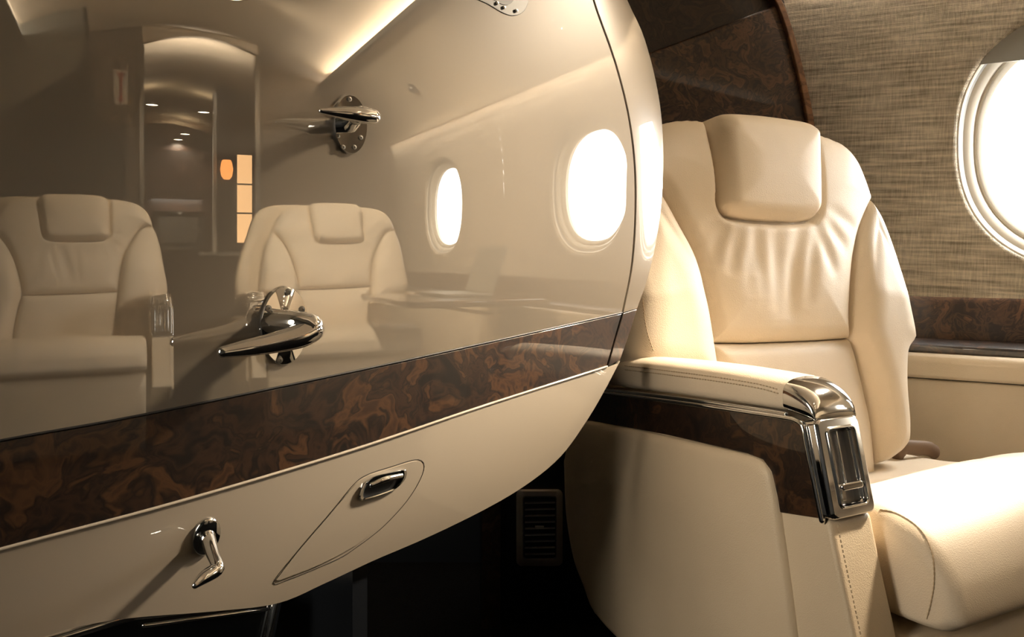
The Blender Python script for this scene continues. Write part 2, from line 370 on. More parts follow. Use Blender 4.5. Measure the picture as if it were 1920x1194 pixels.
# armrest on the aisle side, traced on its outer face
AX = -.412; AW = .072
def am(px, py, dx=0.0):
    p = SEAT.hit(px, py, (AX+dx, 0, 0), (1, 0, 0)); return (p[1], p[2])
def ams(L, dx=0.0): return [am(*p, dx) for p in L]
def arm3(dx): return lambda L: [(AX+dx, y, z) for y, z in L]
def toX(y, z, h): return np.stack([AX-h, y, z], 1)
arms = []
def build_arm(par):
    body = [(1130, 728), (1300, 752), (1465, 776), (1492, 786), (1508, 880), (1530, 970), (1556, 977), (1577, 1085), (1600, 1194), (1625, 1330), (1400, 1330), (1250, 1270), (1165, 1200), (1112, 1150), (1092, 1095), (1076, 1045), (1062, 960), (1055, 870), (1058, 845), (1080, 810)]
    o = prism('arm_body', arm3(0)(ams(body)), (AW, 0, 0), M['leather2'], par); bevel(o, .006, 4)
    # padded side panel
    t = [(1062, 862), (1075, 815), (1105, 789), (1160, 797), (1250, 816), (1340, 836), (1410, 852), (1436, 864)]
    r_ = [(1436, 864), (1452, 884), (1462, 930), (1470, 990), (1484, 1090), (1497, 1194), (1508, 1300)]
    b_ = [(1200, 1225), (1290, 1265), (1400, 1300), (1508, 1300)]
    l_ = [(1062, 862), (1066, 960), (1080, 1045), (1100, 1100), (1118, 1145), (1165, 1198), (1200, 1225)]
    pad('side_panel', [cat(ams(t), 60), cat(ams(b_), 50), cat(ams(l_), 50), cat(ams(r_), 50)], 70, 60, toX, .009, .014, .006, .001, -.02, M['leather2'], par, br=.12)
    wood = [(1126, 734), (1300, 758), (1440, 778), (1496, 787), (1512, 800), (1524, 862), (1546, 972), (1466, 960), (1461, 930), (1450, 884), (1434, 861), (1405, 850), (1250, 814), (1104, 787)]
    prism('wood_inlay', arm3(-.0035)(ams(wood)), (.01, 0, 0), M['burl'], par, bev=.0012)
    tube('chrome_trim', [(AX-.004, y, z) for y, z in cat(ams([(1135, 735), (1300, 757), (1440, 777), (1492, 785)]), 30)]+[(AX-.004, y, z) for y, z in cat(ams([(1503, 790), (1511, 800), (1519, 840), (1534, 915), (1546, 974)]), 30)], .0042, M['chrome'], par, seg=10, up=(1, 0, 0), flat=.8)
    tube('chrome_trim', [(AX-.002, y, z) for y, z in cat(ams([(1130, 729), (1300, 750), (1440, 770), (1475, 776)]), 30)], .0032, M['chrome'], par, seg=10, up=(1, 0, 0))
    # arm pad: rounded section swept along the arm
    top = cat(ams([(1132, 684), (1160, 677), (1240, 682), (1340, 694), (1420, 707), (1474, 717)]), 40); bot = cat(ams([(1132, 722), (1160, 727), (1240, 738), (1340, 752), (1420, 764), (1474, 772)]), 40)
    R = []
    for (y1, z1), (y0, z0) in zip(top, bot):
        w = AW+.010; hh = (z1-z0); sec = superell(.5, .5, 40, 4.2)
        R.append([(AX-.006+w*(.5+c), y0*(.5-s)+y1*(.5+s), z0+hh*(.5+s)*1.0+.006*(1-4*c*c)*(s > 0)) for c, s in sec])
    rings('arm_pad', [np.array(R[0])*.98+np.mean(R[0], 0)*.02]+[np.array(q) for q in R], M['leather'], par, caps=(True, True), sharp=60)
    # chrome end cap
    e0 = np.array(R[-1]); cap = [e0]
    ft, fb = np.array(am(1580, 768)), np.array(am(1586, 778))
    yT, zT = top[-1]; yB, zB = bot[-1]
    Lc = yB-am(1524, 782)[0]+.004
    for t in np.linspace(.06, 1, 16):
        q = np.array(R[-1]); drop = (zT-zB)*(1-math.sqrt(max(0, 1-t**2.3)))*.80
        fr = (q[:, 2]-zB)/(zT-zB); q[:, 1] -= Lc*t; q[:, 2] = q[:, 2]-drop*fr - .006*t
        cx = q[:, 0].mean(); q[:, 0] = cx+(q[:, 0]-cx)*(1-.12*t*t); cap.append(q)
    rings('chrome_cap', cap, M['chrome'], par, caps=(True, True), sharp=60)
    # recline control on the front end
    A = np.array(am(1521, 787)); Bq = np.array(am(1556, 976)); tdir = (Bq-A)/np.linalg.norm(Bq-A); Ln = np.linalg.norm(Bq-A)
    fn = np.array([tdir[1], -tdir[0]]);  # outward (towards the front)
    if fn[0] > 0: fn = -fn
    def fp(u, v, d): q = A+tdir*v*Ln+fn*d; return (AX+u*AW, q[0], q[1])
    def rr(u0, v0, u1, v1, rad, n=6):
        out = []
        ru, rv = rad/AW, rad/Ln
        for cu, cv, a0 in ((u1-ru, v0+rv, -90), (u1-ru, v1-rv, 0), (u0+ru, v1-rv, 90), (u0+ru, v0+rv, 180)):
            for i in range(n+1):
                a = math.radians(a0+90*i/n); out.append((cu+ru*math.cos(a), cv+rv*math.sin(a)))
        return out
    L3 = lambda q, d: np.array([fp(u, v, d) for u, v in q])
    o1 = rr(-.03, 0, 1.02, 1.0, .008); o2 = rr(.01, .015, .98, .985, .008); i0 = rr(.16, .10, .86, .90, .007); i1 = rr(.20, .118, .82, .882, .0055); i2 = rr(.235, .135, .785, .865, .004)
    bez = rings('control_bezel', [L3(o1, -.012), L3(o1, .004), L3(o2, .008), L3(i0, .008), L3(i0, .0105), L3(i1, .0105), L3(i1, .004), L3(i2, .002), L3(i2, -.010)], M['chrome'], par, caps=(True, False), sharp=30)
    bevel(bez, .0012, 2)
    plate = prism('control_plate', L3(i2, -.009), np.array(fp(0, 0, .002))-np.array(fp(0, 0, 0)), M['vent'], bez)
    prism('control_slot', L3(rr(.36, .20, .45, .72, .003), -.0078), np.array(fp(0, 0, .002))-np.array(fp(0, 0, 0)), M['black'], bez)
    prism('control_divider', L3([(.55, .145), (.60, .145), (.60, .70), (.55, .70)], -.008), np.array(fp(0, 0, .006))-np.array(fp(0, 0, 0)), M['chrome'], bez, bev=.001)
    lv = prism('control_lever', L3(rr(.25, .66, .76, .735, .004), -.008), np.array(fp(0, 0, .020))-np.array(fp(0, 0, 0)), M['chrome'], bez, bev=.002)
    prism('control_stop', L3([(.42, .735), (.52, .735), (.52, .85), (.42, .85)], -.008), np.array(fp(0, 0, .006))-np.array(fp(0, 0, 0)), M['chrome'], bez, bev=.001)
    # front leather below the control, with its stitched seam
    e = [(1562, 985), (1583, 1085), (1606, 1194), (1618, 1260)]
    q = cat(ams(e), 40); stitch('stitching', [(AX+.006, y-.001, z) for y, z in q], par)
build_arm(seat)
# lap belt end by the far bolster
bl = cat([SEAT.hit(x, y, (0, yy, 0), (0, 1, 0)) for x, y, yy in ((1682, 862, -.03), (1692, 850, -.04), (1715, 850, -.045), (1740, 852, -.05), (1752, 858, -.05))], 20)
tube('lap_belt', np.array(bl)+[0, 0, .012], .015, M['belt'], seat, flat=.55, up=(0, 0, 1))

# stitched seams, found on the leather under the lines of sight
def pick(o, px, py, fr=SEAT, lift=.0006):
    a, d = fr.ray(px, py); h, l, n, i = o.ray_cast(Vector(a), Vector(d)); return np.array(l)+np.array(n)*lift if h else None
def seamline(o, pts, par, n=60, groove=False, st=True):
    q = [p for p in (pick(o, *c) for c in cat(pts, n)) if p is not None]
    if len(q) < 3: print('no seam', o.name, len(q)); return
    if groove: tube('seam', q, .0006, M['thread'], par, seg=6, ends=False)
    if st: stitch('stitching', q, par)
bpy.context.view_layer.update()
by = {o.name: o for o in seat.children}
BOL = [o for o in seat.children if o.name.startswith('side_bolster')]
seamline(BOL[0], [(1204, 560), (1209, 600), (1216, 632), (1227, 662)], seat)
seamline(by['thigh_roll'], [(1650, 956), (1672, 960), (1695, 970), (1720, 988), (1738, 1012), (1749, 1045), (1752, 1090), (1746, 1130), (1738, 1160)], seat, 80, True, True)
seamline(by['arm_pad'], [(1172, 686), (1240, 694), (1340, 707), (1420, 720), (1466, 732)], seat, 80)
seamline(by['arm_pad'], [(1172, 693), (1240, 701), (1340, 714), (1420, 727), (1462, 738)], seat, 80)

# ------------------------------------------------------------------ the lacquered door
door = empty('entry_hatch', DOOR, 'open glossy cream lacquered cabin door with a diagonal burl wood band', 'door', kind='thing')
def d0(px, py, y=0.0): return DOOR.hit(px, py, (0, y, 0), (0, 1, 0))
_bb = np.array([d0(*p) for p in [(-200, 1087), (0, 1030), (319, 945), (640, 850), (900, 763), (1138, 687)]]); _bc = np.polyfit(_bb[:, 0], _bb[:, 2], 2)
_sm = np.array([d0(*p) for p in [(940, -330), (1030, -190), (1092, -60), (1118, 20), (1150, 110), (1175, 205), (1188, 300), (1190, 400), (1183, 500), (1166, 586), (1150, 640), (1138, 687)]])
def osurf(x, z):
    t = np.maximum(np.polyval(_bc, x)-z, 0); o = .75*t*t + .16*t
    xs = np.interp(z, _sm[::-1, 2], _sm[::-1, 0]) + np.minimum(z-_sm[-1, 2], 0)*.75
    d = np.maximum(x-xs, 0); return o + RIM_Q*d*d + RIM_L*d
RIM_Q, RIM_L = 1.1, .06
def ds(px, py, off=0.0):
    """first point of the door's face under a line of sight, lifted by off"""
    o, d = DOOR.ray(px, py); t = -o[1]/d[1]
    f = lambda t: (o[1]+d[1]*t)-(osurf(o[0]+d[0]*t, o[2]+d[2]*t)-off)
    T = np.linspace(.95*t, 1.9*t, 1200); v = f(T); k = np.nonzero((v[:-1] < 0) & (v[1:] >= 0))[0]
    if len(k) == 0: return o+d*T[np.argmax(v)]
    lo, hi = T[k[0]], T[k[0]+1]
    for _ in range(24):
        mid = .5*(lo+hi)
        if f(mid) < 0: lo = mid
        else: hi = mid
    return o+d*lo
def skin(name, A, B, nu, nv, m, off=0.0, th=.02, parent=door, frame_y=True, tl=lambda t: t):
    A, B = cat(A, nu), cat(B, nu); G = np.zeros((nv, nu, 3))
    for j in range(nv):
        t = tl(j/(nv-1))
        for i in range(nu): G[j, i] = ds(*(A[i]*(1-t)+B[i]*t), off)
    Gb = G.copy(); Gb[..., 1] += th
    return bevel(slab(name, G, Gb, m, parent, sharp=50), .0012, 2)
BT = [(-200, 870), (0, 826), (255, 780), (640, 701), (900, 645), (1166, 586)]
BB = [(-200, 1087), (0, 1030), (319, 945), (640, 850), (900, 763), (1138, 687)]
seam = [(940, -330), (1030, -190), (1092, -60), (1118, 20), (1150, 110), (1175, 205), (1188, 300), (1190, 400), (1183, 500), (1166, 586)]
outer = [(1010, -330), (1095, -185), (1152, -60), (1180, 8), (1205, 62), (1225, 130), (1239, 205), (1244, 280), (1242, 360), (1233, 440), (1216, 518), (1195, 578)]
# upper panel: rows from the top down, flat
sm = cat(seam, 60)
bt = cat(BT, 60)
top = lin([(-200, -330), (940, -330)], 60)
G2 = coons(top, bt, lin([(-200, -330), (-200, 870)], 60), sm, 60, 60, 0)
G = np.array([[ds(*p) for p in row] for row in G2]); Gb = G.copy(); Gb[..., 1] += .03
bevel(slab('door_panel', G, Gb, M['lacquer'], door, sharp=50), .001, 2)
sh = lambda L, dx, dy: [(x+dx, y+dy) for x, y in L]
skin('wood_band', sh(BT, 0, 1.5), sh(BB, 0, -1.5), 60, 8, M['burl'], .0, .03)
tube('trim_bead', [ds(*p, .0005) for p in cat(BB, 60)], .0016, M['lacquer_low'], door, seg=8)
tube('trim_line', [ds(*p, .0) for p in cat(BT, 60)], .0012, M['black'], door, seg=8)
skin('rim', sh(seam, 2.5, 0), outer, 50, 14, M['lacquer'], 0, .03)
skin('rim_band', [(1169, 587), (1153, 640), (1140, 687)], [(1195, 579), (1179, 630), (1163, 675)], 14, 10, M['burl'], 0, .03)
low_out = [(-200, 1320), (-60, 1250), (20, 1212), (80, 1194), (150, 1174), (250, 1158), (400, 1146), (520, 1131), (610, 1093), (700, 1051), (800, 1008), (905, 957), (985, 910), (1050, 857), (1098, 792), (1132, 735), (1163, 676)]
skin('lower_panel', BB[:-1]+[(1142, 688), (1160, 679)], low_out, 90, 40, M['lacquer_low'], 0, .012)
# recessed latch at the top
lt = cat([(860, -40), (884, -8), (915, 8), (942, 24), (962, 30), (980, 24), (990, 8), (992, -12), (985, -40)], 40, True)
lt_ = prism('latch_plate', [d0(*p, -.001) for p in lt], (0, .004, 0), M['gun'], door, bev=.0008)
c = np.mean(lt, 0); prism('latch_recess', [d0(*(c+(p-c)*.55), -.0016) for p in lt], (0, .002, 0), M['black'], lt_)
def screw(px, py, parent, y, r=.0035):
    o = d0(px, py, y); q = superell(r, r, 16); s_ = rings('screw', [np.array([(o[0]+a*k, o[1]+dy, o[2]+b*k) for a, b in q]) for k, dy in ((1, 0), (.9, -.0012), (.35, -.0014), (.3, -.0004))], M['steel'], parent, caps=(True, True)); return s_
for p in ((932, 6), (945, 14), (968, 20)): screw(*p, lt_, -.002, .0022)
def oval(name, cx, cy, ax, ay, parent, y=0.0, th=.005, m='chrome', tilt=0):
    c = d0(cx, cy, y); rx = np.linalg.norm(d0(cx+ax, cy, y)-d0(cx-ax, cy, y))/2; rz = np.linalg.norm(d0(cx, cy+ay, y)-d0(cx, cy-ay, y))/2
    q = superell(rx, rz, 56)
    return rings(name, [np.array([(c[0]+a*k, y-dy, c[2]+b*k) for a, b in q]) for k, dy in ((1, 0), (1, th*.5), (.96, th), (.2, th*.9))], M[m], parent, caps=(True, True), sharp=60)
# middle grab handle
h1 = oval('handle_plate', 531, 610, 45, 74, door)
tube('handle_boss', [d0(512, 606, 0), d0(528, 606, -.02), d0(556, 606, -.042), d0(582, 612, -.052)], [.015, .0135, .012, .0125], M['chrome'], h1, seg=20, smoothn=24, up=(1, 0, 0))
tube('handle_lever', [d0(583, 618, -.052), d0(560, 630, -.053), d0(515, 642, -.054), d0(465, 652, -.055), d0(418, 660, -.056)], [.0125, .0118, .0098, .0078, .0052], M['chrome'], h1, seg=24, smoothn=40)
for p in ((540, 547), (503, 578), (566, 580), (524, 675)): screw(*p, h1, -.005)
# upper grab handle
h2 = oval('handle_plate', 654, 234, 31, 56, door)
tube('handle_boss', [d0(655, 232, 0), d0(662, 226, -.022), d0(668, 219, -.045)], [.0105, .009, .008], M['chrome'], h2, seg=20, smoothn=16, up=(1, 0, 0))
tube('handle_lever', [d0(602, 208, -.046), d0(625, 210, -.047), d0(655, 213, -.048), d0(680, 216, -.048), d0(699, 219, -.048)], [.0028, .005, .0072, .0084, .0078], M['chrome'], h2, seg=24, smoothn=40)
for p in ((655, 186), (632, 205), (676, 203), (633, 255), (676, 258), (643, 276), (664, 276)): screw(*p, h2, -.005, .0028)
# lower pull on the curved part
def dn(px, py):
    a, b, c = ds(px, py), ds(px+6, py), ds(px, py+6); n = np.cross(b-a, c-a); n /= np.linalg.norm(n); return n if n[1] < 0 else -n
n_ = dn(384, 1005); o_ = ds(386, 1004); ux = np.array([1, 0, 0])-n_*n_[0]; ux /= np.linalg.norm(ux); uz = np.cross(n_, ux)
q = superell(.0135, .019, 40)
h3 = rings('handle_flange', [np.array([o_+n_*dy+(ux*a+uz*b)*k for a, b in q]) for k, dy in ((1, -.001), (1, .0025), (.9, .004), (.2, .004))], M['chrome'], door, caps=(True, True), sharp=60)
e1 = d0(408, 1060, -.030); e2 = d0(366, 1097, -.040)
tube('handle_lever', [o_+n_*.002, o_*.45+e1*.55, e1, e1*.86+e2*.14+np.array([.001, -.001, -.0015]), e1*.4+e2*.6, e2], [.0078, .0062, .0058, .0064, .0058, .0030], M['chrome'], h3, seg=20, smoothn=40, up=(1, 0, 0))
# access flap with its latch
fo = cat([(512, 1092), (560, 1030), (620, 960), (664, 907), (690, 889), (735, 874), (775, 862), (791, 864), (795, 878), (783, 908), (757, 946), (715, 990), (668, 1026), (640, 1044), (600, 1062), (545, 1084)], 120, True)
tube('flap_seam', [ds(*p, -.0002) for p in np.vstack([fo, fo[:1]])], .0006, M['gap'], door, seg=6, ends=False)
ft = cat([(518, 1088), (640, 938), (692, 890)], 30); 
fb_ = cat([(522, 1090), (600, 1061), (668, 1024), (730, 974), (781, 908)], 30)
G2 = coons(cat([(518, 1087), (560, 1033), (620, 963), (666, 909), (692, 891)], 30), cat([(524, 1088), (600, 1058), (666, 1023), (713, 987), (755, 944), (778, 908)], 30), lin([(518, 1087), (524, 1088)], 10), cat([(692, 891), (735, 877), (776, 865), (789, 868), (791, 878), (778, 908)], 30), 40, 30, 0)
G = np.array([[ds(*p, .0008) for p in row] for row in G2]); Gb = G.copy(); Gb[..., 1] += .002
flap = slab('access_flap', G, Gb, M['lacquer_low'], door, sharp=50)
lo = cat([(674, 936), (680, 912), (694, 896), (712, 889), (756, 880), (763, 884), (760, 898), (748, 912), (732, 922), (690, 936)], 60, True); c = lo.mean(0)
L_ = lambda k, off, dx=0, dy=0: np.array([ds(*(c+(p-c)*k+np.array([dx, dy])), off) for p in lo])
rings('flap_latch', [L_(1, -.002), L_(1, .003), L_(.94, .0045), L_(.84, .004), L_(.8, -.004)], M['chrome'], flap, caps=(False, False), sharp=50)
obj('latch_recess', L_(.86, .0012), [tuple(range(60))], M['black'], flap, smooth=False)
tube('latch_paddle', [ds(696, 909, .006), ds(720, 899, .007), ds(752, 891, .006)], [.0028, .0034, .0028], M['chrome'], flap, seg=14, smoothn=16)

# ------------------------------------------------------------------ cabin shell (cabin frame: x along the cabin, y towards the windows)
S0, S1, WR, WL = -2.4, 3.78, 2.113, -.45
struct(box('floor', (S0, WL-.1, -.06), (8.2, 2.3, 0), M['carpet'], frame=CAB))
# window wall
WZ0, WZ1 = .705, 1.55
def wprof(z): return WR - .30*max(0, z-1.12)**2 - .0*z
WIN = [(.263, 1.058), (1.335, 1.085), (2.94, 1.09)]
DB = [.018, 0, 0]
cells = [(-.6, .80), (.80, 2.1), (2.1, S1)]
def wall_cell(s0, s1, sc, zc, a, b, n=96):
    R = []
    for k in (1.0, 1.02, 1.05, 1.1, 1.2, 1.4, 1.7, 1.75, 1.8, 9):
        row = []
        for x, z in superell(a*k, b*k, n, 2.35):
            if k == 9:
                t = min((s1-sc)/x if x > 0 else (s0-sc)/x if x < 0 else 99, (WZ1-zc)/z if z > 0 else (WZ0-zc)/z if z < 0 else 99); x, z = x*t, z*t
            px_, pz = min(max(sc+x, s0), s1), min(max(zc+z, WZ0), WZ1)
            y = wprof(pz)
            row.append((px_, y, pz))
        R.append(np.array(row))
    # corners
    roll_ = [np.array([(sc+x*k, wprof(zc+z)+dy, zc+z*k) for x, z in superell(a, b, n, 2.35)]) for k, dy in ((.965, .03), (.967, .016), (.975, .007), (.985, .002))]
    V = np.vstack(roll_+R); m = len(roll_)+len(R); F = []
    for k in range(m-1):
        for i in range(n): F.append((k*n+i, k*n+(i+1) % n, (k+1)*n+(i+1) % n, (k+1)*n+i))
    return V, F, R[-1]
V, F = [], []
A_, B_ = .306, .285
for (s0, s1), (sc, zc), db in zip(cells, WIN, DB):
    v, f, last = wall_cell(s0, s1, sc, zc, A_, B_+db); k = len(V); V += list(v); F += [tuple(k+i for i in q) for q in f]
    # fill the four corners of the cell
    n = len(last); base = k+len(v)-n
    for cx, cz in ((s0, WZ0), (s1, WZ0), (s1, WZ1), (s0, WZ1)):
        for i in range(n):
            p, q = last[i], last[(i+1) % n]
            if abs(p[0]-q[0]) > 1e-6 and abs(p[2]-q[2]) > 1e-6 and abs((p[0]+q[0])/2-cx) < .2 and abs((p[2]+q[2])/2-cz) < .2:
                V.append((cx, wprof(cz), cz)); F.append((base+i, base+(i+1) % n, len(V)-1))
struct(obj('wall_right', V, F, M['fabric'], frame=CAB, sharp=60))
for i, (sc, zc) in enumerate(WIN):
    y0 = WR
    def rg(a, b, y, n=96, p=2.35, dx=0): return np.array([(sc+x+dx, y0+y, zc+z) for x, z in superell(a, b, n, p)])
    G_ = lambda d, y: rg(.300-d, .279-d+DB[i], y)
    o = struct(rings('window_%d' % (i+1), [G_(0, .012), G_(.006, .010), G_(.010, .014), G_(.014, .022), G_(.022, .024), G_(.032, .030), G_(.038, .040), G_(.042, .037), G_(.046, .038), G_(.056, .048), G_(.054, .062)], M['plastic'], frame=CAB, sharp=35))
    rings('window_liner', [G_(-.014, .03), G_(0, .012)], M['plastic'], o)
    rings('blind_track', [G_(.0095, .0138), G_(.0150, .0212)], M['shade'], o)
    rings('window_pane', [G_(.052, .056), rg(.002, .002, .056)], M['glass'] if i < 1 else M['pale'], o, caps=(False, True))
    # the blind pulled a little way down
    zs = zc+.158+DB[i]
    P = [(x, z) for x, z in superell(.297, .276+DB[i], 200, 2.35) if zc+z > zs]
    P.sort(key=lambda q: -q[0])
    if i == 0:
        b_ = prism('window_blind', [(sc+x, y0+.006, zc+z) for x, z in P], (0, .003, 0), M['shade'], o)
        prism('blind_pull', [(sc-.07+x, y0+.002, zs+.045+z) for x, z in superell(.07, .011, 40, 3)], (0, .005, 0), M['black'], b_, bev=.002)
# belt line below the windows: wood recess, wood lip, leather ledge, lower side lining
def strip(name, prof, s0, s1, m, bev=0, fr=CAB): # prof: (w, z) polygon
    o = struct(prism(name, [(s0, w, z) for w, z in prof], (s1-s0, 0, 0), m, frame=fr)); return bevel(o, bev, 3) if bev else o
strip('trim_1', [(2.125, .58), (2.125, .715), (2.16, .715), (2.16, .58)], -.6, S1, M['burl2'])
strip('trim_2', [(2.045, .583), (2.045, .597), (2.07, .607), (2.16, .607), (2.16, .57), (2.05, .57)], -.6, S1, M['burl'], .004)
strip('trim_3', [(2.02, .525), (2.02, .568), (2.03, .580), (2.16, .580), (2.16, .525)], -.6, S1, M['leather2'], .008)
strip('trim_4', [(2.035, 0), (2.035, .5215), (2.16, .5215), (2.16, 0)], -.6, S1, M['leather2'], .004)
strip('gap_shade', [(2.046, .515), (2.046, .53), (2.158, .53), (2.158, .515)], -.6, S1-.001, M['black'])  # black strip puts the shade inside the ledge gap into colour
# overhead: service panel, cove and centre ceiling
def prof_strip(name, prof, s0, s1, m, th=.02, n=24, flip=False):
    P = cat(prof, n); G = np.array([[(s0, w, z) for w, z in P], [(s1, w, z) for w, z in P]]); T = np.gradient(P, axis=0); T /= np.linalg.norm(T, axis=1)[:, None]; Nn = np.c_[-T[:, 1], T[:, 0]]*(-1 if flip else 1)
    Q = P+Nn*th; Gb = np.array([[(s0, w, z) for w, z in Q], [(s1, w, z) for w, z in Q]])
    return struct(slab(name, G, Gb, m, frame=CAB, sharp=50))
prof_strip('ceiling', [(-.03, 1.97), (.15, 2.06), (.45, 2.14), (.78, 2.165), (1.1, 2.14), (1.4, 2.06), (1.62, 1.97)], S0, 3.80, M['ceil'], .03)
prof_strip('ceiling_panel_right', [(1.60, 1.90), (1.75, 1.80), (1.90, 1.67), (1.985, 1.57), (2.0, 1.52)], -2.4, S1, M['ceil'], .02)
prof_strip('ceiling_panel_left', [(-.01, 1.90), (-.14, 1.80), (-.30, 1.66), (-.38, 1.55), (-.40, 1.525)], -2.4, S1, M['olive'], .02, flip=True)
strip('trim_5', [(1.585, 1.885), (1.60, 1.885), (1.60, 1.915), (1.585, 1.915)], -2.4, S1, M['dkgrey'])
strip('wall_upper_right', [(2.0, 1.60), (2.3, 1.5), (2.3, 2.3), (1.62, 2.3), (1.62, 2.0), (1.8, 1.9)], -2.4, S1, M['ceil'])
strip('wall_upper_left', [(-.36, 1.60), (-.6, 1.5), (-.6, 2.3), (-.03, 2.3), (-.03, 2.0), (-.2, 1.9)], -2.4, S1, M['olive'])
struct(box('wall_left', (-.661, WL-.1, 0), (S1, WL, 1.56), M['dkgrey'], frame=CAB))
LWS, LWZ, LWA, LWB = -.96, 1.0, .26, .40  # unseen window added to light the outer side of the seat arm
n = 64; V = []
for y in (WL, WL-.1):
    e = superell(LWA, LWB, n, 2.35); V += [(LWS+x, y, LWZ+z) for x, z in e]
    for x, z in e:
        t = min(abs(.30/x) if x else 99, abs((1.56-LWZ if z > 0 else LWZ)/z) if z else 99); V.append((LWS+x*t, y, LWZ+z*t))
F = []
for b_ in (0, 2*n):
    for i in range(n): F.append((b_+i, b_+(i+1) % n, b_+n+(i+1) % n, b_+n+i))
for i in range(n): F.append((i, (i+1) % n, 2*n+(i+1) % n, 2*n+i))
struct(obj('wall_left_fill_window', V, F, M['dkgrey'], frame=CAB, sharp=30))
struct(box('wall_left_rear', (-2.4, WL-.1, 0), (LWS-.299, WL, 1.56), M['dkgrey'], frame=CAB))
o = struct(rings('window_4', [np.array([(LWS+x*k, WL+y, LWZ+z*k) for x, z in superell(LWA, LWB, 64, 2.35)]) for k, y in ((1.12, .001), (1.08, .012), (1.0, .008), (.96, -.05))], M['plastic'], frame=CAB))
rings('window_pane', [np.array([(LWS+x*k, WL-.045, LWZ+z*k) for x, z in superell(LWA, LWB, 64, 2.35)]) for k in (.97, .01)], M['tinted'], o, caps=(False, True))
struct(box('wall_back', (-2.5, -.6, 0), (-2.4, 2.3, 2.3), M['dkgrey'], frame=CAB))
struct(box('wall_rear_right', (-2.4, 2.13, 0), (-.6, 2.25, 2.3), M['dkgrey'], frame=CAB))

struct(box('roof', (-2.5, -.7, 2.3), (8.0, 2.4, 2.36), M['dkgrey'], frame=CAB))
struct(box('light_blocker', (-.46, .06, 0), (-.44, .42, 1.9), M['navy'], frame=DOOR))  # unseen dark panel added to keep left window light off the arm
# burl bulkhead behind the seat, in its own frame (nearly facing us)
def bq(px, py, y=0.0): return BULK.hit(px, py, (0, y, 0), (0, 1, 0))
lowp = [(1150, 122), (1225, 96), (1300, 68), (1400, 30), (1472, 3)]
edge = [(1472, 3), (1486, 50), (1503, 112), (1517, 172), (1528, 230), (1536, 300)]
G2 = coons(cat(lowp, 40), lin([(1150, 900), (1600, 900)], 40), lin([(1150, 122), (1150, 900)], 30), cat(edge+[(1560, 500), (1600, 900)], 40), 40, 40, 0)
G = np.array([[bq(*p, -.02) for p in r] for r in G2]); Gb = G.copy(); Gb[..., 1] += .03
o = slab('wall_front', G, Gb, M['burl2'], frame=BULK, sharp=50); bevel(o, .006, 3); struct(o)
ed = cat([(1440, -60), (1452, -20), (1468, 3), (1486, 50), (1503, 112), (1517, 172), (1528, 230), (1536, 300), (1545, 380)], 40)
G = np.array([[bq(p[0]-13*(1-i/3), p[1], -.032) for i in range(4)] for p in ed]); Gb = G.copy(); Gb[..., 1] += .04
struct(bevel(slab('trim_6', G, Gb, M['oak'], frame=BULK, sharp=50), .003, 3))
struct(prism('wall_front_upper', [bq(*p, -.004) for p in ((1100, -160), (1520, -160), (1520, 300), (1100, 300))], (0, .04, 0), M['dkwood'], frame=BULK))
# dark lower cabinet, post and vent behind the door
LOW = Frame(.10, 1.74, 0)
def lq(px, py, y=0.0): return LOW.hit(px, py, (0, y, 0), (0, 1, 0))
struct(prism('wall_lower', [lq(900, 690), lq(1180, 690), lq(1180, 1240), lq(900, 1240)], (0, .03, 0), M['navy'], frame=LOW))
struct(prism('trim_7', [lq(905, 690, -.02), lq(940, 690, -.02), lq(938, 1230, -.02), lq(903, 1230, -.02)], (0, .05, 0), M['dkwood'], frame=LOW))
struct(prism('wall_lower_far', [lq(200, 600, .35), lq(930, 600, .35), lq(930, 1280, .35), lq(200, 1280, .35)], (0, .03, 0), M['navy'], frame=LOW))
struct(prism('trim_8', [lq(660, 1193, .30), lq(905, 1176, .30), lq(905, 1184, .30), lq(660, 1203, .30)], (0, .03, 0), M['steel'], frame=LOW))
vent = empty('air_vent', Frame(*lq(1010, 1060)[:2]+LOW.o[:2], 0, lq(1010, 1060)[2]), 'dark metal rectangular air vent with horizontal slats beside seat base', 'vent')
VF = Frame(*(lq(1010, 1060)[:2]+LOW.o[:2]), 0, lq(1010, 1060)[2]); vent.matrix_world = VF.M
def vq(px, py, y=0.0): return VF.hit(px, py, (0, y, 0), (0, 1, 0))
def rrp(x0, y0, x1, y1, r, n=5):
    out = []
    for cx, cy, a0 in ((x1-r, y0+r, -90), (x1-r, y1-r, 0), (x0+r, y1-r, 90), (x0+r, y0+r, 180)):
        for i in range(n+1):
            a = math.radians(a0+90*i/n); out.append((cx+r*math.cos(a), cy+r*math.sin(a)))
    return out
V3 = lambda q, y: np.array([vq(*p, y) for p in q])
rings('vent_frame', [V3(rrp(968, 917, 1055, 1061, 10), 0), V3(rrp(968, 917, 1055, 1061, 10), -.008), V3(rrp(972, 921, 1051, 1057, 8), -.011), V3(rrp(980, 930, 1044, 1048, 5), -.011), V3(rrp(982, 932, 1042, 1046, 5), -.004), V3(rrp(982, 932, 1042, 1046, 5), -.0005)], M['vent'], vent, caps=(True, True), sharp=35)
prism('vent_backing', V3(rrp(982, 932, 1042, 1046, 4), -.001), (0, -.001, 0), M['black'], vent)
for k in range(9):
    y = 941+k*12; prism('vent_slat', [vq(984, y, -.002), vq(1041, y-1, -.002), vq(1041, y+1.5, -.009), vq(984, y+2.5, -.009)], (0, 0, -.0012), M['vent'], vent)
prism('vent_knob', [vq(1003, 985, -.008), vq(1020, 985, -.008), vq(1020, 991, -.008), vq(1003, 991, -.008)], (0, -.004, 0), M['vent'], vent, bev=.001)
